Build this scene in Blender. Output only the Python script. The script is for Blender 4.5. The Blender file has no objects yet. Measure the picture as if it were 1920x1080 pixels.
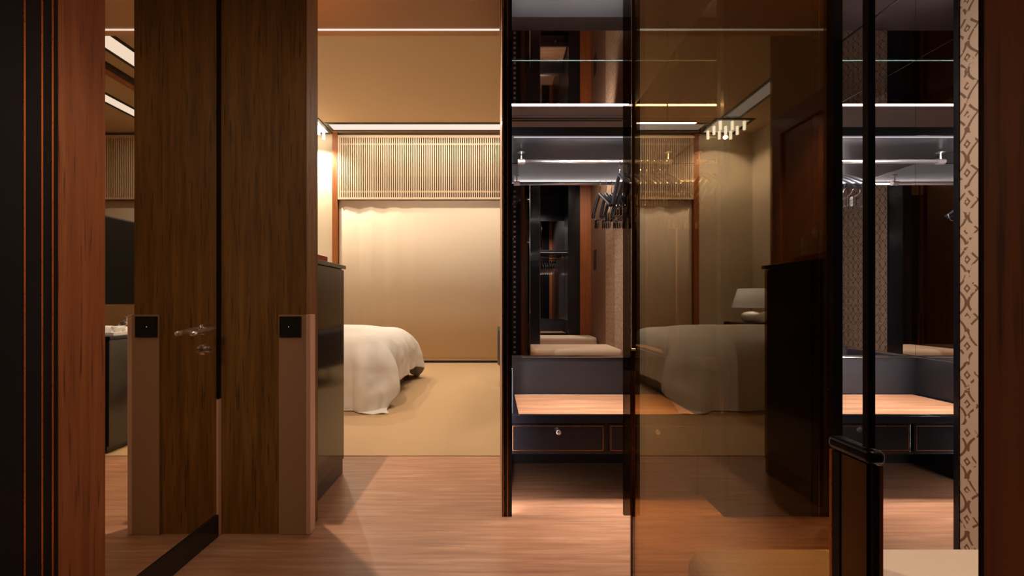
import bpy, bmesh, math, random
from mathutils import Vector, Matrix, noise
random.seed(7)
C = bpy.context.scene.collection
PI = math.pi
F, VX, HY, CAMH = 740.0, 925.0, 563.0, 1.13
def PX(x, d): return (x - VX) * d / F
def PZ(y, d): return CAMH - (y - HY) * d / F

# ------------------------------------------------------------------ materials
def new_mat(name):
    m = bpy.data.materials.new(name); m.use_nodes = True
    nt = m.node_tree
    return m, nt, nt.nodes['Principled BSDF']
def srgb(r, g, b):
    f = lambda c: (c/255/12.92) if c/255 <= .04045 else ((c/255+.055)/1.055)**2.4
    return (f(r), f(g), f(b), 1)
def plain(name, col, rough=.5, metal=0, coat=0, spec=.5, emit=None, estr=0, bump=0, bscale=60):
    m, nt, b = new_mat(name)
    b.inputs['Base Color'].default_value = col if len(col) == 4 else (*col, 1)
    b.inputs['Roughness'].default_value = rough
    b.inputs['Metallic'].default_value = metal
    b.inputs['Coat Weight'].default_value = coat
    b.inputs['Coat Roughness'].default_value = .06
    b.inputs['Specular IOR Level'].default_value = spec
    if emit:
        b.inputs['Emission Color'].default_value = (*emit, 1); b.inputs['Emission Strength'].default_value = estr
    tc = nt.nodes.new('ShaderNodeTexCoord')
    n = nt.nodes.new('ShaderNodeTexNoise'); n.inputs['Scale'].default_value = bscale; n.inputs['Detail'].default_value = 4
    nt.links.new(tc.outputs['Object'], n.inputs['Vector'])
    if bump:
        bp = nt.nodes.new('ShaderNodeBump'); bp.inputs['Strength'].default_value = bump; bp.inputs['Distance'].default_value = .004
        nt.links.new(n.outputs['Fac'], bp.inputs['Height']); nt.links.new(bp.outputs['Normal'], b.inputs['Normal'])
    else:
        mr = nt.nodes.new('ShaderNodeMapRange')
        mr.inputs['To Min'].default_value = max(0, rough*.9); mr.inputs['To Max'].default_value = min(1, rough*1.1)
        nt.links.new(n.outputs['Fac'], mr.inputs['Value']); nt.links.new(mr.outputs['Result'], b.inputs['Roughness'])
    return m
def grain(name, c0, c1, c2, scale, rough=.4, coat=0, bump=.05, pits=0):
    m, nt, b = new_mat(name)
    tc = nt.nodes.new('ShaderNodeTexCoord')
    mp = nt.nodes.new('ShaderNodeMapping'); mp.inputs['Scale'].default_value = scale
    nt.links.new(tc.outputs['Object'], mp.inputs['Vector'])
    n1 = nt.nodes.new('ShaderNodeTexNoise'); n1.inputs['Scale'].default_value = 1; n1.inputs['Detail'].default_value = 8; n1.inputs['Roughness'].default_value = .62; n1.inputs['Distortion'].default_value = .4
    nt.links.new(mp.outputs['Vector'], n1.inputs['Vector'])
    cr = nt.nodes.new('ShaderNodeValToRGB')
    cr.color_ramp.elements[0].position = .3; cr.color_ramp.elements[0].color = c0
    cr.color_ramp.elements[1].position = .72; cr.color_ramp.elements[1].color = c2
    e = cr.color_ramp.elements.new(.52); e.color = c1
    nt.links.new(n1.outputs['Fac'], cr.inputs['Fac'])
    out = cr.outputs['Color']
    if pits:
        mp2 = nt.nodes.new('ShaderNodeMapping'); mp2.inputs['Scale'].default_value = [s*pits for s in scale]
        nt.links.new(tc.outputs['Object'], mp2.inputs['Vector'])
        n2 = nt.nodes.new('ShaderNodeTexNoise'); n2.inputs['Scale'].default_value = 1; n2.inputs['Detail'].default_value = 3
        nt.links.new(mp2.outputs['Vector'], n2.inputs['Vector'])
        r2 = nt.nodes.new('ShaderNodeMapRange'); r2.inputs['From Min'].default_value = .28; r2.inputs['From Max'].default_value = .42
        nt.links.new(n2.outputs['Fac'], r2.inputs['Value'])
        mx = nt.nodes.new('ShaderNodeMix'); mx.data_type = 'RGBA'
        mx.inputs['A'].default_value = [c*.45 for c in c0[:3]]+[1]
        nt.links.new(r2.outputs['Result'], mx.inputs['Factor']); nt.links.new(out, mx.inputs['B'])
        out = mx.outputs['Result']
    nt.links.new(out, b.inputs['Base Color'])
    b.inputs['Roughness'].default_value = rough; b.inputs['Coat Weight'].default_value = coat; b.inputs['Coat Roughness'].default_value = .1
    bp = nt.nodes.new('ShaderNodeBump'); bp.inputs['Strength'].default_value = bump; bp.inputs['Distance'].default_value = .003
    nt.links.new(n1.outputs['Fac'], bp.inputs['Height']); nt.links.new(bp.outputs['Normal'], b.inputs['Normal'])
    return m
def mirror_mat(name, col, rough=0.0):
    m = bpy.data.materials.new(name); m.use_nodes = True
    nt = m.node_tree; nt.nodes.clear()
    o = nt.nodes.new('ShaderNodeOutputMaterial'); g = nt.nodes.new('ShaderNodeBsdfGlossy')
    g.inputs['Color'].default_value = (*col, 1); g.inputs['Roughness'].default_value = rough
    nt.links.new(g.outputs[0], o.inputs[0]); return m
def glass_mat(name, tint, boost=1.0, ior=1.5):
    m = bpy.data.materials.new(name); m.use_nodes = True
    nt = m.node_tree; nt.nodes.clear()
    o = nt.nodes.new('ShaderNodeOutputMaterial'); g = nt.nodes.new('ShaderNodeBsdfGlossy')
    g.inputs['Roughness'].default_value = 0; g.inputs['Color'].default_value = (1, .95, .86, 1)
    t = nt.nodes.new('ShaderNodeBsdfTransparent'); t.inputs['Color'].default_value = (*tint, 1)
    fr = nt.nodes.new('ShaderNodeFresnel'); fr.inputs['IOR'].default_value = ior
    ge = nt.nodes.new('ShaderNodeNewGeometry'); io = nt.nodes.new('ShaderNodeMath'); io.operation = 'MULTIPLY_ADD'
    io.inputs[1].default_value = 1/ior-ior; io.inputs[2].default_value = ior
    nt.links.new(ge.outputs['Backfacing'], io.inputs[0]); nt.links.new(io.outputs[0], fr.inputs['IOR'])
    mu = nt.nodes.new('ShaderNodeMath'); mu.operation = 'MULTIPLY'; mu.inputs[1].default_value = boost; mu.use_clamp = True
    mx = nt.nodes.new('ShaderNodeMixShader')
    nt.links.new(fr.outputs[0], mu.inputs[0]); nt.links.new(mu.outputs[0], mx.inputs[0])
    nt.links.new(t.outputs[0], mx.inputs[1]); nt.links.new(g.outputs[0], mx.inputs[2]); nt.links.new(mx.outputs[0], o.inputs[0])
    return m
def emit_mat(name, col, s):
    m = bpy.data.materials.new(name); m.use_nodes = True
    nt = m.node_tree; nt.nodes.clear()
    o = nt.nodes.new('ShaderNodeOutputMaterial'); e = nt.nodes.new('ShaderNodeEmission')
    e.inputs['Color'].default_value = (*col, 1); e.inputs['Strength'].default_value = s
    nt.links.new(e.outputs[0], o.inputs[0]); return m
def wallpaper_mat():
    m, nt, b = new_mat('wallpaper')
    tc = nt.nodes.new('ShaderNodeTexCoord'); sp = nt.nodes.new('ShaderNodeSeparateXYZ')
    nt.links.new(tc.outputs['Object'], sp.inputs[0])
    def M(op, a, bb=None, clamp=False):
        n = nt.nodes.new('ShaderNodeMath'); n.operation = op; n.use_clamp = clamp
        for i, v in enumerate((a, bb)):
            if v is None: continue
            if isinstance(v, (int, float)): n.inputs[i].default_value = v
            else: nt.links.new(v, n.inputs[i])
        return n.outputs[0]
    y, z = sp.outputs['Y'], sp.outputs['Z']
    P, Q = .062, .195
    ang = M('MULTIPLY', y, PI/P)
    wob = M('MULTIPLY', M('SINE', M('MULTIPLY', z, 2*PI/Q)), PI*.45)
    g1 = M('ABSOLUTE', M('SINE', M('ADD', ang, wob)))
    g2 = M('ABSOLUTE', M('SINE', M('SUBTRACT', ang, wob)))
    line = M('MAXIMUM', M('LESS_THAN', g1, .2), M('LESS_THAN', g2, .2))
    # a small lozenge in every cell
    c1 = M('ABSOLUTE', M('SINE', M('MULTIPLY', M('ADD', y, P*.5), PI/P)))
    c2 = M('ABSOLUTE', M('SINE', M('MULTIPLY', z, PI*2/Q)))
    dia = M('MULTIPLY', M('LESS_THAN', M('ADD', c1, c2), .5), M('GREATER_THAN', M('ADD', c1, c2), .22))
    pat = M('MAXIMUM', line, dia)
    n = nt.nodes.new('ShaderNodeTexNoise'); n.inputs['Scale'].default_value = 38; n.inputs['Detail'].default_value = 2
    nt.links.new(tc.outputs['Object'], n.inputs['Vector'])
    pat = M('MULTIPLY', pat, M('GREATER_THAN', n.outputs['Fac'], .44))
    mx = nt.nodes.new('ShaderNodeMix'); mx.data_type = 'RGBA'
    mx.inputs['A'].default_value = srgb(206, 178, 152); mx.inputs['B'].default_value = srgb(116, 84, 58)
    nt.links.new(pat, mx.inputs['Factor']); nt.links.new(mx.outputs['Result'], b.inputs['Base Color'])
    b.inputs['Roughness'].default_value = .6
    return m

M = {}
M['floor'] = grain('oak_floor', srgb(152, 104, 76), srgb(176, 126, 94), srgb(198, 150, 116), (2.2, 44, 44), .32, .15, .03)
M['top'] = grain('oak_bench_top', srgb(150, 98, 66), srgb(196, 142, 104), srgb(216, 170, 132), (2.5, 40, 40), .35, .1, .03)
M['veneer'] = grain('brown_veneer', srgb(94, 60, 16), srgb(126, 84, 28), srgb(148, 102, 40), (34, 34, 1.7), .5, .0, .06, 3.2)
M['redwood'] = grain('reddish_wood', srgb(138, 76, 34), srgb(160, 90, 44), srgb(178, 108, 58), (40, 40, 1.6), .4, .1, .05, 3.0)
M['lacquer'] = plain('black_lacquer', (.008, .0078, .0105), .18, coat=.15, spec=.3)
M['lacquer_satin'] = plain('satin_black_lacquer', (.011, .0105, .013), .3, coat=.15)
M['charcoal'] = plain('charcoal_leather', (.02, .0195, .024), .45, bump=.2, bscale=220)
M['brass'] = plain('brass_inlay', srgb(190, 120, 66), .28, metal=1)
M['chrome'] = plain('chrome', (.86, .83, .8), .1, metal=1)
M['steel'] = plain('brushed_steel', (.8, .76, .72), .2, metal=1)
M['railsteel'] = plain('satin_steel', (.85, .8, .78), .32, metal=1)
M['raft'] = plain('grey_soffit', srgb(158, 144, 138), .5)
M['seam'] = plain('mirror_edge', srgb(150, 190, 180), .2, metal=.6)
M['bronze'] = plain('bronze_panel', srgb(120, 92, 58), .25, metal=1)
M['mirror'] = mirror_mat('silver_mirror', (.86, .84, .83))
M['dmirror'] = mirror_mat('bronze_mirror', (.88, .82, .72), .0)
M['cmirror'] = mirror_mat('ceiling_mirror', (.6, .56, .56), .03)
M['glass'] = glass_mat('bronze_glass', (.67, .52, .31), 1.0)
M['smoke'] = glass_mat('smoked_glass', (.36, .32, .28), 1.0)
M['clear'] = glass_mat('clear_glass', (.97, .97, .96), 1.2)
M['plaster'] = plain('tan_plaster', srgb(200, 172, 136), .75, bump=.06, bscale=90)
M['cream'] = plain('cream_wallcovering', srgb(214, 196, 168), .7, bump=.08, bscale=140)
M['taupe'] = plain('taupe_panel', srgb(150, 118, 96), .55, bump=.04, bscale=120)
M['stone'] = plain('beige_stone', srgb(168, 128, 100), .5, bump=.05, bscale=50)
M['edge'] = plain('pale_corner_profile', srgb(216, 172, 148), .45)
M['soffit'] = plain('brown_soffit', srgb(172, 148, 120), .6)
M['carpet'] = plain('tan_carpet', srgb(192, 158, 118), .95, bump=.9, bscale=420, spec=.1)
M['linen'] = plain('white_bed_linen', srgb(220, 211, 198), .85, bump=.1, bscale=500, spec=.2)
M['curtain'] = plain('beige_curtain', srgb(216, 194, 168), .85, bump=.1, bscale=400, spec=.2)
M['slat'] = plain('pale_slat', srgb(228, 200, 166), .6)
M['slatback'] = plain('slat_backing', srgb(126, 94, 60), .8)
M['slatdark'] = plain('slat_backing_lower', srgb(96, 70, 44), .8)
M['blackmatte'] = plain('dull_black_panel', (.008, .008, .01), .4, spec=.18)
M['upholstery'] = plain('beige_upholstery', srgb(212, 184, 156), .8, bump=.25, bscale=260, spec=.2)
M['paper'] = wallpaper_mat()
M['cabinet'] = plain('glossy_umber_cabinet', (.03, .026, .016), .1, coat=.25, spec=.5)
M['cabinetdark'] = plain('umber_cabinet_body', (.02, .017, .012), .2, coat=.5)
M['dark'] = plain('dark_plinth', (.015, .012, .01), .25, coat=.3)
M['screen'] = plain('tv_screen', (.003, .003, .003), .4, spec=.08)
M['red'] = plain('red_cover', srgb(176, 58, 40), .5)
M['page'] = plain('book_pages', srgb(226, 214, 190), .8)
M['porcelain'] = plain('white_porcelain', srgb(232, 230, 226), .2, coat=.4)
M['shade'] = plain('lampshade_fabric', srgb(236, 230, 224), .8, emit=(1, .86, .74), estr=.55)
M['walnutdark'] = grain('dark_walnut', srgb(40, 22, 12), srgb(52, 30, 16), srgb(66, 40, 22), (30, 30, 1.5), .35, .2, .03)
M['led'] = emit_mat('led_white', (1, .90, .90), 95)
M['ledsoft'] = emit_mat('led_soft', (1, .88, .84), 9)
M['bar'] = emit_mat('shelf_bar_glow', (1, .9, .98), .6)
M['slot'] = emit_mat('slot_light', (1, .83, .70), 1.0)
M['lamp'] = emit_mat('lamp_plate', (1, .86, .62), 2.2)
M['crystal'] = emit_mat('crystal_glow', (1, .92, .74), 7)
M['slotframe'] = plain('slot_frame', (.015, .01, .008), .4)
M['grille'] = plain('grille_dark', (.02, .018, .018), .5)
M['print'] = plain('grey_print', srgb(120, 126, 132), .4)
M['mount'] = plain('picture_mount', srgb(190, 190, 186), .6)
M['plastic'] = plain('black_plastic', (.012, .012, .014), .3)

# ------------------------------------------------------------------ mesh builder
ORI = {}
class MB:
    def __init__(s): s.bm = bmesh.new()
    def box(s, x0, x1, y0, y1, z0, z1):
        r = bmesh.ops.create_cube(s.bm, size=1)
        for v in r['verts']:
            v.co = Vector(((x0+x1)/2+v.co.x*(x1-x0), (y0+y1)/2+v.co.y*(y1-y0), (z0+z1)/2+v.co.z*(z1-z0)))
        return s
    def rod(s, p, q, r, r2=None, n=16):
        p, q = Vector(p), Vector(q); d = q-p
        res = bmesh.ops.create_cone(s.bm, cap_ends=True, segments=n, radius1=r, radius2=r if r2 is None else r2, depth=d.length)
        mt = Matrix.Translation((p+q)/2) @ d.to_track_quat('Z', 'Y').to_matrix().to_4x4()
        for v in res['verts']: v.co = mt @ v.co
        return s
    def lathe(s, prof, c, n=32):
        rings = []
        for (r, z) in prof:
            if r < 1e-5: rings.append([s.bm.verts.new((c[0], c[1], c[2]+z))])
            else: rings.append([s.bm.verts.new((c[0]+r*math.cos(2*PI*i/n), c[1]+r*math.sin(2*PI*i/n), c[2]+z)) for i in range(n)])
        for a, b in zip(rings, rings[1:]):
            for i in range(n):
                j = (i+1) % n
                f = [a[i % len(a)], a[j % len(a)], b[j % len(b)], b[i % len(b)]]
                u = []
                for v in f:
                    if v not in u: u.append(v)
                if len(u) > 2:
                    try: s.bm.faces.new(u)
                    except ValueError: pass
        return s
    def tube(s, pts, r, n=8, closed=False):
        pts = [Vector(p) for p in pts]; rings = []; N = len(pts); up = None
        for i, p in enumerate(pts):
            a = pts[i-1] if (i or closed) else p
            b = pts[(i+1) % N] if (i < N-1 or closed) else p
            t = (b-a).normalized()
            if up is None:
                up = Vector((0, 0, 1)) if abs(t.z) < .9 else Vector((1, 0, 0))
            x = up.cross(t).normalized(); up2 = t.cross(x).normalized(); up = up2
            rr = r[i] if isinstance(r, (list, tuple)) else r
            rings.append([s.bm.verts.new(p + x*math.cos(2*PI*k/n)*rr + up2*math.sin(2*PI*k/n)*rr) for k in range(n)])
        pairs = list(zip(rings, rings[1:])) + ([(rings[-1], rings[0])] if closed else [])
        for a, b in pairs:
            for k in range(n):
                s.bm.faces.new([a[k], a[(k+1) % n], b[(k+1) % n], b[k]])
        if not closed:
            s.bm.faces.new(rings[0][::-1]); s.bm.faces.new(rings[-1])
        return s
    def grid(s, fn, nu, nv):
        g = [[s.bm.verts.new(fn(i/nu, j/nv)) for j in range(nv+1)] for i in range(nu+1)]
        for i in range(nu):
            for j in range(nv):
                s.bm.faces.new([g[i][j], g[i+1][j], g[i+1][j+1], g[i][j+1]])
        return s
    def build(s, name, mat, parent=None, bevel=0, smooth=False, seg=3, solid=0, sub=0):
        off = Vector(ORI.get(parent.name, (0, 0, 0))) if parent else Vector((0, 0, 0))
        bmesh.ops.recalc_face_normals(s.bm, faces=s.bm.faces)
        if off.length > 0:
            for v in s.bm.verts: v.co -= off
        me = bpy.data.meshes.new(name); s.bm.to_mesh(me); s.bm.free()
        me.materials.append(M[mat])
        if smooth:
            for p in me.polygons: p.use_smooth = True
        o = bpy.data.objects.new(name, me); C.objects.link(o)
        if parent: o.parent = parent
        ORI[o.name] = tuple(off)
        if solid:
            md = o.modifiers.new('solid', 'SOLIDIFY'); md.thickness = solid; md.offset = 0
        if sub:
            md = o.modifiers.new('sub', 'SUBSURF'); md.levels = sub; md.render_levels = sub
        if bevel:
            md = o.modifiers.new('bevel', 'BEVEL'); md.width = bevel; md.segments = seg; md.limit_method = 'ANGLE'; md.angle_limit = .6
        return o
def box(name, mat, x0, x1, y0, y1, z0, z1, parent=None, bevel=0, seg=3):
    return MB().box(x0, x1, y0, y1, z0, z1).build(name, mat, parent, bevel, seg=seg)
def tag(o, label, cat, group=None):
    o['label'] = label; o['category'] = cat
    if group: o['group'] = group
    return o
def struct(o, label=None):
    o['kind'] = 'structure'
    if label: o['label'] = label; o['category'] = label.split('|')[0] if False else 'room'
    return o
def thing(name, loc, label, cat, group=None):
    e = bpy.data.objects.new(name, None); C.objects.link(e); e.location = loc; e.empty_display_size = .1
    ORI[e.name] = tuple(loc); tag(e, label, cat, group); return e
def copy_tree(o, parent=None, depth=0):
    c = o.copy(); C.objects.link(c)
    if parent is not None: c.parent = parent
    for ch in list(o.children): copy_tree(ch, c)
    return c
def S(name, mat, *a, label=None, cat='wall', bevel=0):
    o = box(name, mat, *a, bevel=bevel); o['kind'] = 'structure'
    o['label'] = label; o['category'] = cat
    return o

# ------------------------------------------------------------------ levels
YP, YB = 2.06, 2.74            # closet fronts and backs
ZH, ZR, ZB, ZM = 2.905, 2.80, 4.13, 3.30  # hall soffit, wardrobe soffit, bedroom ceiling, mirror ceiling over the dressing area
XL = -1.336

# ------------------------------------------------------------------ floor
S('floor', 'floor', -4.2, 5.0, -3.2, 2.86, -.1, 0, label='pale oak plank floor with long horizontal grain in the hall', cat='floor')
S('floor_carpet', 'carpet', -4.2, 5.0, 2.86, 7.4, -.1, .004, label='tan carpet covering the bedroom floor beyond the oak boards', cat='floor')

# ------------------------------------------------------------------ walls of the hall
S('wall_left', 'veneer', XL-.12, XL-.016, -1.2, 1.905, 0, ZH, label='brown veneered hall wall behind the mirrored door')
# panelled end wall with the light switch
S('wall_front', 'veneer', XL-.3, -.903, 1.909, 2.03, 0, ZH, label='dark brown veneered wall end with the black light switch')
cg = S('trim_1', 'stone', -1.032, -.903, 1.899, 1.909, .002, 1.06, label='beige panel on the lower half of the veneered wall end', cat='trim')
S('trim_2', 'edge', -.9025, -.879, 1.897, 1.95, .002, 1.061, label='pale corner profile up the edge of the veneered wall end', cat='trim', bevel=.004)
sw = thing('light_switch', (-.974, 1.899, 1.0), 'square black light switch on the beige panel of the brown wall end', 'switch')
box('switch_plate', 'plastic', -1.026, -.922, 1.89, 1.8985, PZ(632, 1.9), PZ(593, 1.9), sw, .002)
MB().rod((-.98, 1.8885, 1.003), (-.98, 1.8895, 1.003), .0014).build('indicator', 'slot', sw)

# mirrored door in the left wall
d = bpy.data.objects.new('door_1', None); C.objects.link(d); d.location = (-1.328, 1.34, 0); ORI[d.name] = (-1.328, 1.34, 0)
d['kind'] = 'structure'; d['label'] = 'bronze mirrored door with a lever handle in the left wall'; d['category'] = 'door'
box('mirror_panel', 'dmirror', XL, -1.32, 1.342, 1.886, .108, ZH, d)
box('bottom_rail', 'dark', XL, -1.312, 1.342, 1.886, .006, .107, d, .002)
h = MB().rod((-1.32, 1.81, .997), (-1.311, 1.81, .997), .030, n=28).rod((-1.311, 1.81, .997), (-1.29, 1.81, .997), .0115)
h = h.build('rosette', 'steel', d, .001)
MB().tube([(-1.289, 1.822, .998), (-1.288, 1.80, .997), (-1.288, 1.75, .993), (-1.288, 1.71, .989), (-1.288, 1.685, .987)], [.011, .0125, .0115, .011, .0105], 12).build('lever_handle', 'railsteel', d, smooth=True)
MB().rod((-1.32, 1.81, .905), (-1.309, 1.81, .905), .029, n=28).rod((-1.309, 1.81, .905), (-1.293, 1.81, .905), .016, .018, n=20).box(-1.297, -1.282, 1.797, 1.823, .899, .911).build('thumb_turn', 'steel', d, .001)
S('trim_3', 'lacquer', XL, -1.316, 1.887, 1.908, .66, ZH, label='black rebate strip beside the far edge of the mirrored door', cat='trim')
S('trim_4', 'edge', XL, -1.3155, 1.887, 1.908, .002, .655, label='pale lower strip of the rebate beside the mirrored door', cat='trim')
S('trim_5', 'redwood', XL-.02, -1.318, 1.196, 1.340, .0, ZH, label='reddish wood jamb on the near side of the mirrored door', cat='trim')
bp = S('wall_left_panel', 'blackmatte', XL-.02, -1.319, .3, 1.195, 0, ZH, label='black lacquer wall panel with thin brass inlay lines beside the reddish jamb')
for y in (1.11, 1.153, 1.1805):
    box('brass_inlay', 'brass', -1.3195, -1.3178, y-.0024, y+.0024, .001, ZH-.01, bp)

# ------------------------------------------------------------------ ceilings
S('ceiling', 'soffit', -1.7, .04, -1.2, 2.59, ZH, ZH+.06, label='brown hall soffit whose edge shows above the bedroom', cat='ceiling')
S('trim_6', 'slot', -1.7, .04, 2.58, 2.59, ZH-.006, ZH, label='thin glowing line along the edge of the brown hall soffit', cat='trim')
S('wall_soffit', 'plaster', -1.7, .04, 2.591, 2.65, ZH, ZB, label='tan riser above the hall soffit facing the bedroom')
ra = MB().box(.045, 3.1, 1.60, 2.05, ZR, ZR+.03).box(.045, 3.1, 2.05, 2.058, ZR, ZR+.0055).build('ceiling_raft', 'raft'); ra['kind'] = 'structure'; ra['label'] = 'soffit strip in front of the wardrobe niches'; ra['category'] = 'ceiling'
S('ceiling_mirror', 'cmirror', .04, 3.1, -2.9, YB+.1, ZM, ZM+.02, label='dark mirrored ceiling over the dressing area', cat='ceiling')
gr = thing('air_grille', (.62, 1.83, ZR-.001), 'slim black slot air grille in the soffit before the wardrobe', 'grille')
box('frame', 'raft', .15, 1.22, 1.77, 1.90, ZR-.008, ZR-.001, gr)
box('slot', 'grille', .17, 1.19, 1.80, 1.825, ZR-.010, ZR-.008, gr); box('slot', 'grille', .17, 1.19, 1.845, 1.87, ZR-.010, ZR-.008, gr)
ls = tag(box('led_strip', 'ledsoft', .10, 1.22, 2.0505, 2.0565, ZR+.006, ZR+.022), 'white light strip along the soffit edge above the first wardrobe', 'light strip')
ls = tag(box('led_strip', 'ledsoft', 1.83, 2.92, 2.0505, 2.0565, ZR+.006, ZR+.022), 'white light strip along the soffit edge above the second wardrobe', 'light strip')

# ------------------------------------------------------------------ wardrobe niches
def post(name, x0, x1, y0, y1, label, lines=()):
    o = S(name, 'lacquer', x0, x1, y0, y1, 0, ZM, label=label, cat='trim')
    for x in lines:
        box('brass_inlay', 'brass', x-.0016, x+.0016, y0-.0009, y0+.001, .001, ZM-.01, o)
    return o
post('trim_7', .046, .097, YP, YP+.035, 'black lacquer post with brass lines left of the wardrobe', (.052, .074))
S('wall_niche_left', 'lacquer_satin', .052, .082, YP+.035, YB-.02, 0, ZM, label='black side wall of the first wardrobe niche')
S('wall_niche_side', 'stone', .046, .051, YP+.036, YB-.025, 0, ZM, label='tan outer side of the wardrobe facing the bedroom passage')
S('wall_niche_back', 'lacquer_satin', .083, 4.7, YB, YB+.02, 0, ZB, label='black back wall of the wardrobe niches')
# column between the niches
S('wall_column', 'lacquer_satin', 1.235, 1.665, YP+.004, YB-.001, 0, ZM, label='black column between the two wardrobe niches')
post('trim_8', 1.203, 1.234, YP, YP+.03, 'slim black jamb at the right of the first wardrobe')
post('trim_9', 1.666, 1.823, YP, YP+.035, 'broad black jamb at the left of the second wardrobe', (1.70,))
S('wall_niche_inner', 'lacquer_satin', 1.666, 1.808, YP+.036, YB-.001, 0, ZM, label='black side wall at the left of the second wardrobe')
S('wall_niche_right', 'lacquer_satin', 2.932, 3.1, YP, YB-.001, 0, ZM, label='black side wall at the right of the second wardrobe')

# mirrors in the niches
def mirror(name, label, *a):
    return tag(box(name, 'mirror', *a), label, 'mirror')
mirror('wall_mirror', 'tall mirror on the back of the first wardrobe above its black back panel', .083, 1.2, YB-.008, YB-.001, .745, 2.788)
mirror('wall_mirror', 'upper mirror panel high on the back of the first wardrobe above the thin seam', .083, 1.2, YB-.008, YB-.001, 2.792, 3.09)
mirror('wall_mirror', 'tall mirror on the back of the second wardrobe at the right', 1.83, 2.922, YB-.008, YB-.001, .745, 2.788)
mirror('wall_mirror', 'upper mirror panel high on the back of the second wardrobe', 1.83, 2.922, YB-.008, YB-.001, 2.792, 3.29)
mirror('side_mirror', 'mirror on the right-hand side of the second wardrobe', 2.923, 2.931, YP+.04, YB-.001, .745, 2.788)
mirror('side_mirror', 'upper mirror on the right-hand side of the second wardrobe', 2.923, 2.931, YP+.04, YB-.001, 2.792, 3.29)
mirror('side_mirror', 'mirror on the side of the first wardrobe seen through the bronze glass', 1.205, 1.2063, YP+.07, YB-.009, .745, 2.788)
S('wall_niche_lining', 'blackmatte', 1.2068, 1.2345, YP+.0385, YB-.001, 0, ZM, label='black side lining at the right of the first wardrobe')
for xa, xb, w_ in ((.083, 1.2, 'first'), (1.83, 2.922, 'second')):
    S('trim_20', 'seam', xa, xb, YB-.0095, YB-.0075, 2.786, 2.7915, label=f'thin pale seam across the upper mirrors of the {w_} wardrobe', cat='trim')
# vertical light strips just behind the posts
def vled(x0, x1, label):
    tag(box('led_strip', 'led', x0, x1, YP+.0315, YP+.0375, .004, 2.05), label, 'light strip')
vled(.0835, .0905, 'upright light strip behind the black post left of the first wardrobe')
vled(1.2278, 1.2335, 'upright light strip behind the slim jamb right of the first wardrobe')
vled(1.8085, 1.815, 'upright light strip behind the broad jamb left of the second wardrobe')
vled(2.916, 2.9225, 'upright light strip at the right of the second wardrobe')

# bench with two drawers: local frame, x across (centre 0), y from the drawer front
W2 = .553
def make_bench(loc, label):
    t = thing('drawer_bench', loc, label, 'bench', 'drawer benches in the wardrobes')
    X, Y = loc[0], loc[1]
    b = MB(); b.box(X-W2, X+W2, Y+.012, Y+.505, .257, .432); b.box(X-W2, X+W2, Y-.006, Y+.505, .436, .478)
    b.box(X-W2, X-W2+.055, Y-.006, Y+.505, .4785, .487).box(X+W2-.055, X+W2, Y-.006, Y+.505, .4785, .487).box(X-W2+.055, X+W2-.055, Y-.006, Y+.004, .4785, .487).box(X-W2+.055, X+W2-.055, Y+.47, Y+.505, .4785, .487)
    b.build('body', 'lacquer', t, .0015)
    for q in (-1, 1): box('side_panel', 'lacquer', X+q*(W2-.009)-.008, X+q*(W2-.009)+.008, Y+.06, Y+.50, .001, .2565, t)
    box('wood_top', 'top', X-W2+.0555, X+W2-.0555, Y+.0045, Y+.469, .479, .4862, t)
    for (a, c) in ((X-W2+.010, X-.012), (X+.012, X+W2-.010)):
        dr = box('drawer', 'lacquer', a, c, Y, Y+.0115, .272, .430, t, .0015)
        i = MB(); q = .009
        i.box(a+q, c-q, Y-.0008, Y+.001, .430-q-.0028, .430-q).box(a+q, c-q, Y-.0008, Y+.001, .272+q, .272+q+.0028)
        i.box(a+q, a+q+.0028, Y-.0008, Y+.001, .272+q, .430-q).box(c-q-.0028, c-q, Y-.0008, Y+.001, .272+q, .430-q)
        i.build('brass_inlay', 'brass', dr)
        k = MB(); m = (a+c)/2
        k.lathe([(0, 0), (.007, 0), (.006, .008), (.009, .012), (.0145, .018), (.016, .024), (.012, .030), (0, .032)], (0, 0, 0), 24)
        for v in k.bm.verts: v.co = Vector((m+v.co.x, Y-v.co.z, .392+v.co.y))
        k.build('knob', 'steel', dr, smooth=True)
    box('backboard', 'charcoal', X-W2, X+W2, Y+.478, Y+.505, .4875, .738, t, .003)
    for s in (-1, 1):
        box('side_board', 'charcoal', X+s*(W2-.012)-.011, X+s*(W2-.012)+.011, Y+.002, Y+.477, .4875, .738, t, .003)
    e = MB(); e.box(X-W2, X+W2, Y+.470, Y+.503, .7385, .7435); e.box(X-W2, X-W2+.02, Y+.002, Y+.469, .7385, .7435); e.box(X+W2-.02, X+W2, Y+.002, Y+.469, .7385, .7435)
    e.build('edge_trim', 'steel', t)
    return t
XC1, XC2 = .642, 2.367
bench = make_bench((XC1, 2.228, 0), 'black drawer bench with oak top in the first wardrobe beside the tall post')
b2 = copy_tree(bench); b2.location = (XC2, 2.228, 0); b2['label'] = 'black drawer bench with oak top in the second wardrobe at the right'
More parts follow.
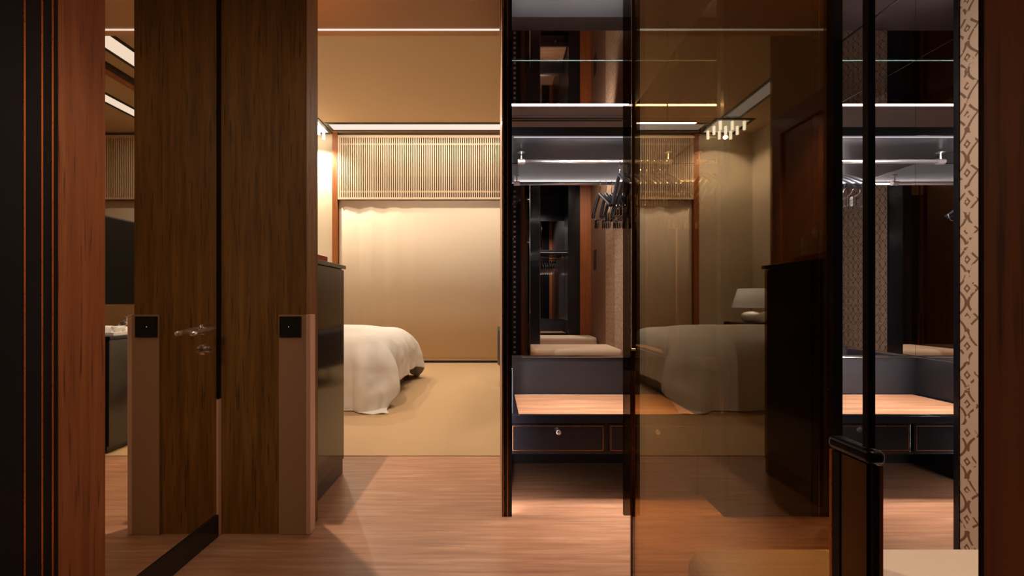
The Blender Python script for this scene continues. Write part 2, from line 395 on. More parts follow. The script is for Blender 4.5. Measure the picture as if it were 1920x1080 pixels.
# shelf and hanging rail
def make_shelf(loc, label):
    t = thing('wardrobe_shelf', loc, label, 'shelf', 'black shelves over the hanging rails')
    X, Y = loc[0], loc[1]
    box('board', 'lacquer_satin', X-W2, X+W2, Y, Y+.458, 2.076, 2.126, t, .002)
    box('light_bar', 'bar', X-W2+.03, X+W2-.03, Y+.012, Y+.022, 2.0725, 2.0755, t)
    return t
shelf = make_shelf((XC1, 2.268, 0), 'black shelf above the hanging rail of the first wardrobe')
s2 = copy_tree(shelf); s2.location = (XC2, 2.268, 0); s2['label'] = 'black shelf above the hanging rail of the second wardrobe'
def make_rail(loc, label):
    t = thing('hanging_rail', loc, label, 'clothes rail', 'chrome clothes rails')
    X, Y = loc[0], loc[1]; z = 2.008
    MB().rod((X-.478, Y, z), (X+.478, Y, z), .0125, n=20).build('rod', 'railsteel', t, smooth=True)
    for s in (-1, 1):
        b = MB(); bx = X+s*.465
        b.rod((bx, Y, z+.012), (bx, Y, 2.0735), .0055, n=12).rod((bx, Y, 2.062), (bx, Y, 2.066), .014, n=16).rod((bx, Y, 2.066), (bx, Y, 2.0735), .024, .012, n=20).rod((bx-.022, Y, z), (bx+.022, Y, z), .0165, n=20)
        b.build('bracket', 'railsteel', t)
    return t
rail = make_rail((XC1, 2.5, 0), 'chrome rail under the shelf of the first wardrobe')
r2 = copy_tree(rail); r2.location = (XC2, 2.5, 0); r2['label'] = 'chrome rail under the shelf of the second wardrobe'
# clothes hangers, lying in the local YZ plane, hook centre over the rail
def make_hanger(loc, label, group):
    t = thing('clothes_hanger', loc, label, 'hanger', group)
    X, Y, Z = loc
    hk = [(X, Y-.0165*math.cos(a), Z+.0165*math.sin(a)) for a in [PI*(-.25)+PI*1.2*i/12 for i in range(13)]]
    hk += [(X, Y+.006, Z-.03), (X, Y, Z-.05), (X, Y, Z-.085)]
    MB().tube(hk, .0026, 8).build('hook', 'chrome', t, smooth=True)
    sh = []; rr = []
    for i in range(25):
        u = -1+i/12
        sh.append((X+.012*u*u, Y+.205*u, Z-.088-.125*abs(u)**1.25+(.006 if abs(u) < .1 else 0)))
        rr.append(.0145-.003*(1-abs(u)))
    o = MB().tube(sh, rr, 10)
    o.build('shoulder', 'plastic', t, smooth=True)
    br = [(X+.024, Y-.185, Z-.195), (X+.02, Y-.17, Z-.245), (X+.018, Y-.13, Z-.262), (X+.016, Y, Z-.266), (X+.018, Y+.13, Z-.262), (X+.02, Y+.17, Z-.245), (X+.024, Y+.185, Z-.195)]
    MB().tube(br, .003, 8).build('trouser_bar', 'chrome', t, smooth=True)
    for s in (-1, 1):
        c = MB().box(X+.006, X+.012, Y+s*.125-.022, Y+s*.125+.022, Z-.315, Z-.25).box(X+.022, X+.028, Y+s*.125-.022, Y+s*.125+.022, Z-.315, Z-.25).rod((X+.005, Y+s*.125, Z-.268), (X+.029, Y+s*.125, Z-.268), .006, n=10)
        c.build('clip', 'chrome', t, .001)
    return t
HZ = 2.008
G1 = 'black hangers on the rail of the first wardrobe'
hang = make_hanger((.80, 2.5, HZ), 'black hanger with chrome clips at the left end of the row on the first rail', G1)
ords = ['second', 'third', 'fourth', 'fifth', 'sixth', 'seventh', 'eighth']
xs = [.846, .888, .932, .972, 1.014, 1.056, 1.094]; rz = [1.5, -2, 2, -1, -2, 1.5, -2]
hang.rotation_euler.z = math.radians(-3)
for x, a, n in zip(xs, rz, ords):
    c = copy_tree(hang); c.location = (x, 2.5, HZ); c.rotation_euler.z = math.radians(a)
    c['label'] = f'black hanger with chrome clips, {n} from the left on the first rail'
G2 = 'black hangers on the rail of the second wardrobe'
for i, (x, a) in enumerate(zip([1.955, 2.0, 2.046, 2.09, 2.137, 2.185], [1, 3, -1, 2, 1, 4])):
    c = copy_tree(hang); c.location = (x, 2.5, HZ); c.rotation_euler.z = math.radians(a); c['group'] = G2
    c['label'] = f"black hanger with chrome clips, {['first', 'second', 'third', 'fourth', 'fifth', 'sixth'][i]} from the left on the second rail"


# ------------------------------------------------------------------ bronze glass screen
XG = .401
g = thing('glass_screen', (XG, .8, 0), 'tall bronze glass screen crossing in front of the wardrobes', 'glass screen')
box('pane', 'glass', XG-.004, XG+.004, .47, 1.13, .004, ZH-.001, g)
box('stile', 'smoke', XG-.027, XG-.0065, 1.131, 1.139, .513, ZH-.001, g)
box('bright_edge', 'steel', XG-.0045, XG+.0045, 1.1305, 1.1345, .99, ZH-.001, g)
box('lower_edge', 'bronze', XG-.006, XG+.006, 1.1305, 1.14, .004, .985, g, .001)
box('edge_cap', 'steel', XG-.007, XG+.007, 1.128, 1.143, .9855, .992, g, .002)
box('upright', 'lacquer', XG-.002, XG+.006, .4205, .4265, .972, ZH-.001, g)
pl = box('pull_panel', 'bronze', XG-.003, XG+.009, .421, .4625, .004, .955, g)
box('brass_edge', 'brass', XG-.004, XG-.0005, .463, .4665, .004, .955, pl); box('brass_edge', 'brass', XG+.0065, XG+.0105, .4165, .4205, .004, .955, pl)
box('dark_edge', 'lacquer', XG-.0042, XG-.0032, .4525, .4625, .004, .955, pl); box('dark_edge', 'lacquer', XG-.0005, XG+.0062, .4165, .4205, .004, .955, pl)
box('pull_cap', 'lacquer', XG-.0062, XG+.0125, .4135, .4685, .956, .971, g, .0055, 4)

# wall slab close on the right, wood on its side, black lacquer on its end
S('wall_right_near', 'redwood', .404, .61, -.3, .325, 0, ZH, label='reddish brown wood wall end close at the right edge')
ns = S('trim_10', 'lacquer', .408, .606, .326, .332, 0, ZH, label='black lacquer face on the end of the near wood wall', cat='trim')
# right wall with wallpaper
S('wall_right', 'paper', 1.6, 1.74, -.16, 1.353, 0, ZM-.001, label='cream wall papered with brown interlaced ovals behind the ottoman')
S('wall_right_far', 'taupe', 1.6, 1.74, -1.0, -.162, 0, ZM-.001, label='plain taupe wall beyond the wallpaper')
S('trim_11', 'lacquer', 1.596, 1.744, 1.3535, 1.369, 0, ZM-.001, label='black end strip on the wallpapered wall', cat='trim')
# wall behind the camera
S('wall_back', 'walnutdark', -1.46, .30, -1.25, -1.2, 0, ZH, label='dark wood wall behind the hall')
S('wall_back_black', 'lacquer', .301, .77, -1.06, -1.0, 0, ZM-.001, label='black lacquer wall beside the opening opposite the wardrobes')
S('wall_back_jamb', 'lacquer', 1.23, 1.42, -1.06, -1.0, 0, ZM-.001, label='black jamb right of the opening opposite the wardrobes')
S('trim_12', 'redwood', 1.421, 1.599, -1.06, -1.0, 0, ZM-.001, label='orange wood casing next to the taupe wall', cat='trim')
S('trim_13', 'edge', .495, .53, -.999, -.99, 0, ZM-.001, label='thin pale strip on the black wall opposite', cat='trim')
st = S('trim_14', 'lacquer', .31, .385, -.999, -.985, 0, ZM-.001, label='black strip studded with pale crosses', cat='trim')
x = MB()
for i in range(34):
    z = .2+i*.082
    for sgn in (-1, 1): x.tube([(.33, -.983, z-.016*sgn), (.365, -.983, z+.016*sgn)], .003, 6)
x.build('crosses', 'edge', st)
# opposite wardrobe
b3 = copy_tree(bench); b3.location = (.94, -2.3, 0); b3.rotation_euler.z = PI; b3['label'] = 'small far drawer bench seen only in the wardrobe mirror'
s3 = copy_tree(shelf); s3.location = (.94, -2.34, 0); s3.rotation_euler.z = PI; s3['label'] = 'far black shelf seen only in the wardrobe mirror'
r3 = copy_tree(rail); r3.location = (.94, -2.57, 0); r3.rotation_euler.z = PI; r3['label'] = 'far chrome rail seen only in the wardrobe mirror'
for i in range(7):
    c = copy_tree(hang); c.location = (.98+i*.046, -2.57, HZ); c.rotation_euler.z = math.radians(random.uniform(-2, 2)); c['group'] = 'far hangers seen in the mirror'
    c['label'] = 'black hanger on the far rail seen only in the wardrobe mirror'
S('wall_far', 'lacquer_satin', -.2, 1.8, -2.95, -2.815, 0, ZM-.001, label='back wall of the far wardrobe seen in the mirror')
S('wall_far_side', 'lacquer_satin', 1.494, 1.62, -2.814, -1.061, 0, ZM-.001, label='side wall of the far wardrobe seen in the mirror')
mirror('wall_mirror', 'mirror at the back of the far wardrobe seen in reflection', .39, 1.49, -2.814, -2.808, .745, 2.79)

# ottomans
def ottoman(loc, sx, sy, h, label):
    t = thing('ottoman', loc, label, 'ottoman')
    X, Y = loc[0], loc[1]
    b = MB().box(X-sx/2, X+sx/2, Y-sy/2, Y+sy/2, .2, h); b.build('cushion', 'upholstery', t, .05, seg=6)
    box('skirt', 'upholstery', X-sx/2+.02, X+sx/2-.02, Y-sy/2+.02, Y+sy/2-.02, .05, .199, t, .01)
    for a in (-1, 1):
        for c in (-1, 1):
            MB().rod((X+a*(sx/2-.08), Y+c*(sy/2-.08), 0), (X+a*(sx/2-.08), Y+c*(sy/2-.08), .05), .02).build('foot', 'dark', t)
    return t
ottoman((.97, .64, 0), 1.06, .58, .565, 'beige padded ottoman behind the bronze glass screen, nearest the wardrobes')
ottoman((1.1, -.72, 0), .96, .42, .57, 'beige padded bench seen in the mirror behind the ottoman')

# wall switch panel on the taupe wall
tag(box('control_panel', 'plastic', 1.592, 1.5996, -.82, -.66, 1.64, 1.92), 'black control panel on the taupe wall seen in the mirror', 'switch')

# ------------------------------------------------------------------ bedroom shell
S('wall_bedroom_left', 'cream', -4.1, -3.9, 3.2, 7.3, 0, ZB, label='cream bedroom wall behind the bed head')
S('wall_bedroom_back', 'cream', -3.9, 4.7, 7.15, 7.3, 0, ZB, label='cream bedroom wall around the wide window')
S('wall_bedroom_right', 'plaster', 4.7, 4.9, 2.761, 7.3, 0, ZB, label='tan bedroom wall at the far right')
S('wall_vestibule', 'redwood', -1.6, -1.45, 2.031, 3.2, 0, 2.58, label='orange brown wood door casing wall behind the umber cabinet')
S('wall_vestibule_top', 'plaster', -1.6, -1.45, 2.651, 3.2, 2.581, ZB, label='tan wall above the wood casing')
mo = MB()
for (y0, y1, z0, z1) in ((3.06, 3.10, .05, 2.46), (2.2, 2.24, .05, 2.46), (2.241, 3.059, 2.42, 2.46)):
    mo.box(-1.4495, -1.43, y0, y1, z0, z1)
mo = mo.build('trim_15', 'redwood', None, .006); mo['kind'] = 'structure'; mo['label'] = 'raised wood moulding on the casing wall'; mo['category'] = 'trim'
S('wall_bedroom_near', 'cream', -4.1, -1.6, 3.08, 3.2, 0, ZB, label='cream bedroom wall beside the wood casing')
S('ceiling_bedroom', 'plaster', -4.1, 4.9, 2.651, 7.3, ZB, ZB+.1, label='high tan bedroom ceiling with black edged light slots', cat='ceiling')
S('baseboard_back', 'lacquer', -3.9, 4.7, 7.11, 7.149, .005, .045, label='thin black glossy skirting under the window', cat='baseboard')
S('trim_16', 'redwood', -2.88, -2.785, 7.05, 7.149, .05, ZB-.002, label='orange wood frame upright left of the window', cat='trim')
S('trim_17', 'slat', -2.78, 4.6, 7.115, 7.149, .046, .10, label='cream sill strip above the black skirting', cat='trim')

# slatted pelmet over the window
sp = thing('slatted_pelmet', (.9, 7.06, 2.93), 'pale vertical slatted panel across the top of the window', 'pelmet')
zt, zb_, x0, x1 = 4.075, 2.93, -2.775, 4.6
f = MB()
f.box(x0, x1, 7.035, 7.06, zt-.045, zt).box(x0, x1, 7.035, 7.06, zb_, zb_+.035).box(x0, x0+.03, 7.035, 7.06, zb_+.035, zt-.045).box(x1-.03, x1, 7.035, 7.06, zb_+.035, zt-.045)
f.box(x0+.03, x1-.03, 7.062, 7.072, zt-.165, zt-.135).box(x0+.03, x1-.03, 7.062, 7.072, zb_+.13, zb_+.16)
f.build('frame', 'slat', sp)
s_ = MB(); n = int((x1-x0-.06)/.0385)
for i in range(n):
    xx = x0+.04+i*.0385; s_.box(xx, xx+.0185, 7.04, 7.058, zb_+.036, zt-.046)
s_.build('slats', 'slat', sp)
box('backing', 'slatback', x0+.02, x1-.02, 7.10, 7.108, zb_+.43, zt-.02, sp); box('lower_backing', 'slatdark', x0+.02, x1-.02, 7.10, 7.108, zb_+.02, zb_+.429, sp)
# curtain
def cur(u, v):
    X = -2.77+u*7.3; z = .105+v*(zb_-.002-.105)
    k = max(0, 1-(X+2.77)/1.6)
    return (X, 7.088+.007*math.sin(X*15)*(k**.7+.05)+.002*math.sin(X*41)*k, z)
cu = MB().grid(cur, 730, 2).build('curtain', 'curtain', None, smooth=True, solid=.003)
tag(cu, 'flat beige window curtain hanging below the slatted panel', 'curtain')

# ceiling slots
def slot(x0, x1, y0, y1, label):
    t = thing('light_slot', ((x0+x1)/2, (y0+y1)/2, ZB), label, 'light slot', 'ceiling light slots')
    b = .045
    MB().box(x0, x1, y0, y0+b, ZB-.012, ZB-.001).box(x0, x1, y1-b, y1, ZB-.012, ZB-.001).box(x0, x0+b, y0+b, y1-b, ZB-.012, ZB-.001).box(x1-b, x1, y0+b, y1-b, ZB-.012, ZB-.001).build('frame', 'slotframe', t)
    box('diffuser', 'slot', x0+b, x1-b, y0+b, y1-b, ZB-.006, ZB-.001, t)
slot(-2.85, 3.2, 6.66, 6.98, 'white light slot along the ceiling in front of the slatted panel')
slot(-3.26, -2.94, 3.5, 6.48, 'white light slot along the ceiling over the bed head side')
slot(1.65, 2.0, 3.0, 6.4, 'white light slot over the television side seen in the mirrored door')
slot(2.95, 3.25, 3.0, 6.6, 'farther white light slot beside the wood ceiling beam')
S('trim_18', 'redwood', 2.3, 2.36, 2.9, 7.0, ZB-.09, ZB-.001, label='orange wood beam edge on the bedroom ceiling', cat='trim')
S('trim_19', 'slotframe', 2.22, 2.295, 2.9, 7.0, ZB-.05, ZB-.001, label='dark groove beside the wood beam edge', cat='trim')
# crystal ceiling lamp
cl = thing('crystal_ceiling_lamp', (-3.2, 6.8, ZB), 'square recessed ceiling lamp with nine hanging crystals near the window', 'ceiling lamp')
MB().box(-3.52, -2.88, 6.5, 6.54, ZB-.02, ZB-.001).box(-3.52, -2.88, 7.04, 7.08, ZB-.02, ZB-.001).box(-3.52, -3.47, 6.54, 7.04, ZB-.02, ZB-.001).box(-2.93, -2.88, 6.54, 7.04, ZB-.02, ZB-.001).build('frame', 'slotframe', cl)
box('plate', 'lamp', -3.47, -2.93, 6.54, 7.04, ZB-.006, ZB-.001, cl)
for i in range(3):
    for j in range(3):
        MB().rod((-3.4+i*.2, 6.6+j*.19, ZB-.15), (-3.4+i*.2, 6.6+j*.19, ZB-.007), .022, n=6).build('crystal', 'crystal', cl)

# ------------------------------------------------------------------ bed
bx0, bx1, by0, by1, bt = -3.45, -1.10, 4.0, 5.86, .75
bed = thing('bed', ((bx0+bx1)/2, (by0+by1)/2, 0), 'large bed under a white cover whose corners hang to the carpet', 'bed')
box('base', 'dark', bx0, bx1-.12, by0+.15, by1-.15, .006, .32, bed, .01)
box('mattress', 'linen', bx0, bx1-.2, by0+.2, by1-.2, .321, bt-.07, bed, .06, seg=5)
box('headboard', 'charcoal', bx0-.12, bx0-.005, by0-.1, by1+.1, .006, 1.25, bed, .03)
OX, OY, RC = .42, .64, .32
def drape(d):           # arc then fall: outwards, down for overhang distance d
    if d <= 0: return 0, 0
    if d < RC*PI/2:
        a = d/RC; return RC*math.sin(a), RC*(1-math.cos(a))
    return RC, RC+(d-RC*PI/2)
def cover(u, v):
    s = bx0+u*(bx1+OX-bx0)                 # flat sheet coordinates
    t = by0-OY+v*(by1+OY*.8-by0+OY)
    ex, ny, fy = bx1-RC, by0+RC, by1-RC
    dx = max(0, s-ex); dy = max(0, ny-t); dy2 = max(0, t-fy)
    dyy = dy if dy > 0 else dy2; sg = -1 if dy > 0 else 1
    cx = min(s, ex); cy = min(max(t, ny), fy)
    if dx > 0 and dyy > 0:
        rho = math.hypot(dx, dyy); th = math.atan2(dyy, dx)
        o, dn = drape(rho)
        fold = math.sin(th*6)*.05*min(1, max(0, rho-.2)/.35)
        o += fold + .12*min(1, max(0, (rho-.25)/.5))*math.sin(2*th)
        px, py = cx+o*math.cos(th), cy+sg*o*math.sin(th)
    elif dx > 0:
        o, dn = drape(dx); w = min(1, max(0, dx-.15)/.3)
        w *= min(1, max(0, t-ny)/.3)*min(1, max(0, fy-t)/.3)
        o += w*(.022*math.sin(t*9+1)+.012*math.sin(t*19)); px, py = cx+o, cy
    elif dyy > 0:
        o, dn = drape(dyy); w = min(1, max(0, dyy-.15)/.3)
        w *= min(1, max(0, ex-s)/.3)
        o += w*(.025*math.sin(s*7+.4)+.01*math.sin(s*17+1)); px, py = cx, cy+sg*o
    else:
        dn = 0; px, py = s, t
    e = min(1, max(0, (ex-s)/.5)) * min(1, max(0, (t-ny)/.35)) * min(1, max(0, (fy-t)/.35))
    z = bt + .055*e*(2-e)/1.0 - dn - .05*math.exp(-((ex-s)/.35)**2)*(dx <= 0) * (1 if dyy <= 0 else 0)*0
    z += .004*math.sin(s*7)*math.sin(t*5)
    if z < .014: 
        ov = .014-z; z = .014+.006*math.sin(ov*40); 
        px += .5*ov*(1 if dx > 0 else 0); py += sg*.35*ov*(1 if dyy > 0 else 0)
    hang_ = min(1, max(0, dn)/.3)
    nz = noise.noise(Vector((s*3.1, t*3.1, 0)))*.022*hang_ + noise.noise(Vector((s*8, t*8, 3)))*(.004+.007*hang_)
    if dx > 0 or dyy > 0:
        l_ = math.hypot(dx, dyy); px += nz*dx/l_; py += nz*sg*dyy/l_
    z += noise.noise(Vector((s*2.6, t*2.6, 7)))*.012*(z > .1)
    return (px, py, z)
MB().grid(cover, 130, 150).build('bed_cover', 'linen', bed, smooth=True, solid=.012, sub=1)
for i, y in enumerate((4.45, 5.4)):
    def pil(u, v, y=y):
        a, b = u*2-1, v*2-1
        th = .085*max(0, (1-a**4))**.5*max(0, (1-b**4))**.5
        return (-3.2+a*.22, y+b*.36, .925+th+.05*(-a))
    m_ = MB().grid(pil, 16, 24)
    def pil2(u, v, y=y):
        p = pil(u, v, y); a, b = u*2-1, v*2-1
        return (p[0], p[1], .925+.05*(-a)-.05*max(0, (1-a**4))**.5*max(0, (1-b**4))**.5)
    m_.grid(pil2, 16, 24)
    bmesh.ops.remove_doubles(m_.bm, verts=m_.bm.verts, dist=.0008)
    tag(m_.build('pillow', 'linen', None, smooth=True), ['white pillow on the near side of the bed head', 'white pillow on the far side of the bed head'][i], 'pillow', 'bed pillows')
# bedside
nt_ = thing('bedside_table', (-3.35, 6.35, 0), 'low dark bedside table past the far side of the bed', 'bedside table')
box('body', 'walnutdark', -3.65, -3.05, 6.12, 6.58, .08, .78, nt_, .006); box('plinth', 'dark', -3.62, -3.08, 6.15, 6.55, .005, .079, nt_)
dr = box('drawer', 'walnutdark', -3.049, -3.035, 6.14, 6.56, .52, .76, nt_, .003); MB().rod((-3.034, 6.35, .64), (-3.015, 6.35, .64), .012).build('knob', 'steel', dr)
lp = thing('table_lamp', (-3.32, 6.3, .781), 'white ceramic table lamp with conical shade past the bed', 'lamp')
MB().lathe([(0, .0), (.07, 0), (.12, .03), (.148, .075), (.14, .12), (.10, .155), (.03, .17), (0, .172)], (-3.32, 6.3, .781), 36).build('base', 'porcelain', lp, smooth=True)
MB().rod((-3.32, 6.3, .95), (-3.32, 6.3, 1.25), .006).build('stem', 'dark', lp)
MB().lathe([(.27, 1.012), (.185, 1.316)], (-3.32, 6.3, 0), 40).build('lamp_shade', 'shade', lp, smooth=True, solid=.004)
pf = thing('picture_frame', (-3.9, 6.2, 1.5), 'small framed grey print on the wall above the table lamp', 'picture')
MB().box(-3.899, -3.875, 5.75, 5.78, 1.45, 2.02).box(-3.899, -3.875, 6.62, 6.65, 1.45, 2.02).box(-3.899, -3.875, 5.78, 6.62, 1.99, 2.02).box(-3.899, -3.875, 5.78, 6.62, 1.45, 1.48).build('frame', 'lacquer', pf)
box('mount', 'mount', -3.898, -3.886, 5.78, 6.62, 1.48, 1.99, pf); box('print', 'print', -3.885, -3.882, 5.92, 6.48, 1.58, 1.89, pf)

# ------------------------------------------------------------------ umber cabinet with things on top
cb = thing('umber_cabinet', (-1.2, 2.38, 0), 'tall glossy umber cabinet standing just past the veneered wall end', 'cabinet')
box('body', 'cabinetdark', -1.425, -.992, 2.15, 2.59, .09, 1.332, cb, .002)
box('door', 'cabinet', -.991, -.975, 2.19, 2.575, .10, 1.325, cb, .0015)
box('side_strip', 'cabinet', -.991, -.975, 2.152, 2.186, .10, 1.325, cb, .0015)
box('plinth', 'dark', -1.42, -.985, 2.16, 2.58, .002, .089, cb)
box('top', 'cabinetdark', -1.43, -.97, 2.14, 2.6, 1.333, 1.357, cb, .003)
bk = thing('red_book', (-1.06, 2.27, 1.358), 'red covered book lying on the umber cabinet', 'book')
MB().box(-1.14, -.985, 2.165, 2.345, 1.358, 1.361).box(-1.14, -.985, 2.165, 2.345, 1.384, 1.387).box(-.988, -.985, 2.165, 2.345, 1.361, 1.384).build('cover', 'red', bk)
box('pages', 'page', -1.135, -.9885, 2.17, 2.34, 1.3612, 1.3838, bk)
gd = thing('glass_cloche', (-1.2, 2.44, 1.358), 'glass dome on a small plate on the umber cabinet', 'cloche')
MB().lathe([(0, 0), (.08, 0), (.105, .012), (.108, .015), (.078, .009), (0, .008)], (-1.2, 2.44, 1.358), 32).build('plate', 'porcelain', gd, smooth=True)
MB().lathe([(.072, .016), (.072, .14), (.064, .18), (.045, .21), (.02, .226), (.008, .23), (.008, .236), (.014, .248), (.008, .258), (0, .26)], (-1.2, 2.44, 1.358), 32).build('dome', 'clear', gd, smooth=True)

# ------------------------------------------------------------------ television side (seen in the mirrored door)
tc = thing('television_console', (.45, 3.7, 0), 'dark television console seen in the mirrored door', 'console')
box('body', 'cabinetdark', .16, .70, 2.875, 4.6, .06, .84, tc, .004); box('plinth', 'dark', .2, .68, 2.9, 4.58, .005, .059, tc); box('top', 'lacquer', .15, .71, 2.87, 4.61, .841, .865, tc, .003)
tv = thing('television', (.4, 3.8, .866), 'large black flat television above the dark console', 'television')
box('screen', 'screen', .335, .339, 2.93, 4.57, 1.10, 1.77, tv); box('housing', 'plastic', .3395, .385, 2.915, 4.585, 1.085, 1.785, tv, .004)
box('lower_bezel', 'bronze', .334, .339, 2.92, 4.58, 1.086, 1.098, tv)
box('neck', 'plastic', .386, .42, 3.9, 4.0, .88, 1.5, tv); box('foot', 'plastic', .33, .6, 3.75, 4.15, .866, .879, tv, .003)
tr = thing('serving_tray', (.3, 3.12, .866), 'white tray with tea things on the dark console', 'tray')
MB().box(.18, .46, 2.93, 3.34, .866, .874).box(.18, .186, 2.93, 3.34, .874, .89).box(.454, .46, 2.93, 3.34, .874, .89).box(.186, .454, 2.93, 2.936, .874, .89).box(.186, .454, 3.334, 3.34, .874, .89).build('tray', 'porcelain', tr, .002)
sb = thing('sugar_bowl', (.31, 3.17, .875), 'silver lidded sugar bowl on the tray', 'bowl')
MB().lathe([(0, 0), (.03, 0), (.028, .008), (.042, .03), (.05, .055), (.046, .07), (.043, .07), (.044, .055), (.03, .02), (0, .016)], (.31, 3.17, .875), 28).build('bowl', 'chrome', sb, smooth=True)
MB().lathe([(.047, .071), (.044, .08), (.02, .093), (.007, .098), (.006, .108), (.011, .115), (.006, .123), (0, .124)], (.31, 3.17, .875), 28).build('lid', 'chrome', sb, smooth=True)
for sgn in (-1, 1):
    MB().tube([(.31, 3.17+sgn*.046, .938), (.31, 3.17+sgn*.068, .942), (.31, 3.17+sgn*.072, .928), (.31, 3.17+sgn*.05, .914)], .0035, 8).build('handle', 'chrome', sb, smooth=True)
def cup(loc, label):
    t = thing('tea_cup', loc, label, 'cup', 'tea cups on the tray')
    MB().lathe([(0, 0), (.022, 0), (.02, .005), (.034, .03), (.039, .055), (.036, .055), (.03, .028), (.016, .008), (0, .007)], loc, 24).build('bowl', 'porcelain', t, smooth=True)
    MB().tube([(loc[0]-.036, loc[1], loc[2]+.045), (loc[0]-.056, loc[1], loc[2]+.042), (loc[0]-.056, loc[1], loc[2]+.025), (loc[0]-.033, loc[1], loc[2]+.02)], .0032, 8).build('handle', 'porcelain', t, smooth=True)
    return t
c1 = cup((.27, 3.06, .875), 'white tea cup at the near end of the tray beside the bowl')
c2 = copy_tree(c1); c2.location = (.38, 3.08, .875); c2['label'] = 'white tea cup behind the first one on the tray'

# armchair far in the bedroom, only its edge shows past the post
ac = thing('armchair', (.55, 5.3, 0), 'dark round-backed armchair just showing past the black post', 'armchair')
MB().lathe([(0, .24), (.34, .24), (.37, .28), (.37, .40), (.34, .44), (0, .45)], (.55, 5.3, 0), 32).build('seat', 'charcoal', ac, smooth=True)
bkm = MB()
def chb(u, v):
    a = PI*.5+(u-.5)*PI*1.35+PI*.5; r = .46
    zz = .28+v*(.5-.12*abs(u-.5)*2)
    return (.55+r*math.cos(a), 5.3+r*math.sin(a), zz)
bkm.grid(chb, 32, 8).build('backrest', 'charcoal', ac, smooth=True, solid=.07)
for a in (.8, 2.3, 3.9, 5.4):
    MB().rod((.55+.3*math.cos(a), 5.3+.3*math.sin(a), .005), (.55+.27*math.cos(a), 5.3+.27*math.sin(a), .25), .016, .022).build('leg', 'walnutdark', ac)

# ------------------------------------------------------------------ lights
def spot(name, loc, target, power, col, ang=110, blend=.35, r=.04):
    l = bpy.data.lights.new(name, 'SPOT'); l.energy = power; l.color = col; l.spot_size = math.radians(ang); l.spot_blend = blend; l.shadow_soft_size = r
    o = bpy.data.objects.new(name, l); C.objects.link(o); o.location = loc
    o.rotation_euler = (Vector(target)-Vector(loc)).to_track_quat('-Z', 'Y').to_euler(); return o
def area(name, loc, target, sx, sy, power, col):
    l = bpy.data.lights.new(name, 'AREA'); l.shape = 'RECTANGLE'; l.size = sx; l.size_y = sy; l.energy = power; l.color = col
    o = bpy.data.objects.new(name, l); C.objects.link(o); o.location = loc
    o.rotation_euler = (Vector(target)-Vector(loc)).to_track_quat('-Z', 'Y').to_euler(); return o
WARM = (1, .80, .60)
COOL = (1, .90, .88)
spot('passage_downlight', (-1.2, 2.31, 2.86), (-.1, 1.9, 0), 165, (1, .84, .71), 130, .5, .014)
spot('bed_downlight', (-2.7, 5.1, 4.05), (-2.2, 4.9, 0), 150, (1, .89, .77), 90, .6, .05)
spot('carpet_downlight', (.0, 4.9, 4.05), (-.1, 5.0, 0), 150, (1, .87, .72), 82, .7, .05)
area('window_slot_light', (.2, 6.62, ZB-.03), (.2, 6.95, 0), 5.6, .06, 62, (1, .90, .77))
spot('lamp_downlight', (-3.2, 6.8, 3.94), (-3.3, 6.9, 0), 200, (1, .90, .74), 150, .6, .03)
spot('curtain_fill', (-.9, 4.4, 4.05), (-.9, 7.1, 1.1), 150, (1, .90, .78), 95, .8, .08)  # added fill that brightens the curtain, not a ceiling fixture
spot('tray_fill', (-.1, 3.2, 4.05), (.28, 3.12, .87), 120, WARM, 22, .6, .03)  # narrow spot added to brighten the tray and tea things
spot('television_downlight', (1.2, 3.6, 4.05), (.7, 3.9, .8), 170, WARM, 60, .6, .3)
pl_ = bpy.data.lights.new('bedside_bulb', 'POINT'); pl_.energy = 14; pl_.color = (1, .86, .74); pl_.shadow_soft_size = .04
o = bpy.data.objects.new('bedside_bulb', pl_); C.objects.link(o); o.location = (-3.32, 6.3, 1.18)
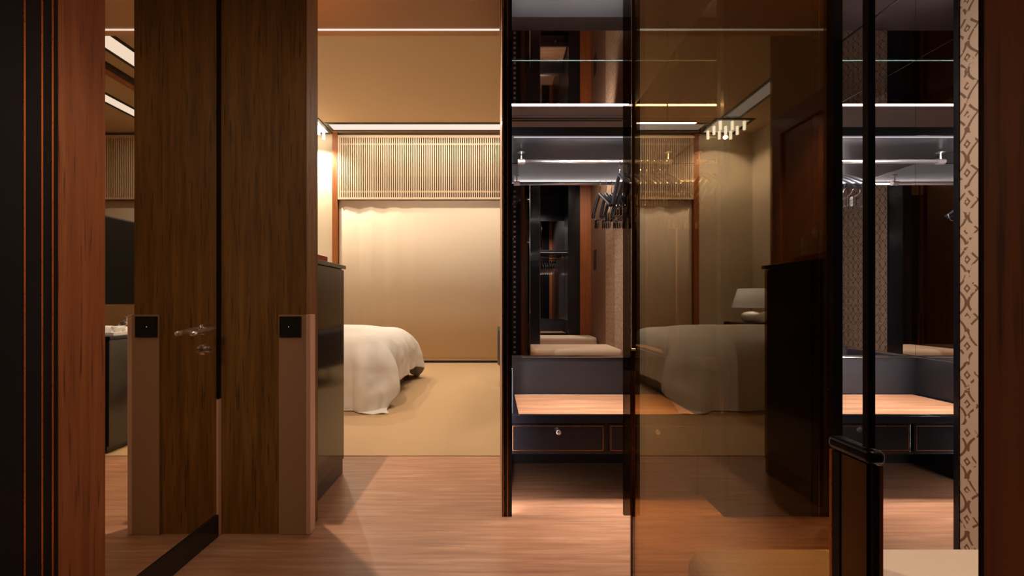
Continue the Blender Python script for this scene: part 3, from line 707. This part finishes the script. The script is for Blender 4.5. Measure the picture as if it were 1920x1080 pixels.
# wardrobe light bars under the shelves, and the soffit strips
for xc in (XC1, XC2):
    a_ = area('shelf_bar_light', (xc, 2.286, 2.068), (xc, 2.62, 0), .95, .012, 5.5, COOL); a_.data.spread = math.radians(56)
    a_ = area('shelf_back_light', (xc, 2.288, 2.066), (xc, 2.74, 1.75), .95, .012, 8, COOL); a_.data.spread = math.radians(125)
    a_ = area('soffit_down_light', (xc, 2.085, ZR-.004), (xc, 2.10, 0), 1.05, .012, 2.2, COOL); a_.data.spread = math.radians(26)
    area('soffit_strip_light', (xc, 2.064, ZR+.016), (xc, 2.6, ZR+.25), 1.05, .014, 14, COOL)
# spots for the dressing area and hall, most of them added fills
spot('dressing_spot', (1.1, 1.0, 3.2), (1.1, .7, 0), 120, (1, .87, .77), 66, .8, .05)
spot('hall_fill', (-.8, -.7, 2.7), (-1.1, 1.9, 1.3), 44, (1, .76, .48), 62, 1.0, .2)  # added fill for the veneered wall end; no real downlight here
spot('dressing_spot', (1.25, .3, 3.22), (1.4, -1, 1.3), 70, (1, .84, .70), 100, .8, .05)  # second spot, added to brighten the wall behind the camera
spot('hall_fill', (-.35, .75, 2.86), (-1.32, 1.22, .9), 48, (1, .82, .60), 48, 1.0, .1)  # added fill for the reddish jamb and the black panel
spot('far_fill', (1.0, -1.6, 3.2), (1.0, -2.2, .5), 160, (1, .90, .82), 130, .8, .05)  # unseen spot added in place of a light strip in the far wardrobe

# ------------------------------------------------------------------ world, camera, view
w = bpy.data.worlds.new('World'); bpy.context.scene.world = w; w.use_nodes = True
w.node_tree.nodes['Background'].inputs[0].default_value = (1, .78, .58, 1); w.node_tree.nodes['Background'].inputs[1].default_value = .02
cam = bpy.data.cameras.new('Camera'); co = bpy.data.objects.new('Camera', cam); C.objects.link(co)
co.location = (0, 0, CAMH); co.rotation_euler = (PI/2, 0, 0)
cam.sensor_width = 36; cam.lens = F/1920*36; cam.shift_x = (960-VX)/1920; cam.shift_y = (HY-540)/1920; cam.clip_start = .02
sc = bpy.context.scene; sc.camera = co
sc.view_settings.view_transform = 'Standard'; sc.view_settings.look = 'None'; sc.view_settings.gamma = 1; sc.view_settings.exposure = 0
sc.cycles.max_bounces = 18; sc.cycles.glossy_bounces = 10; sc.cycles.transparent_max_bounces = 16; sc.cycles.sample_clamp_indirect = 4
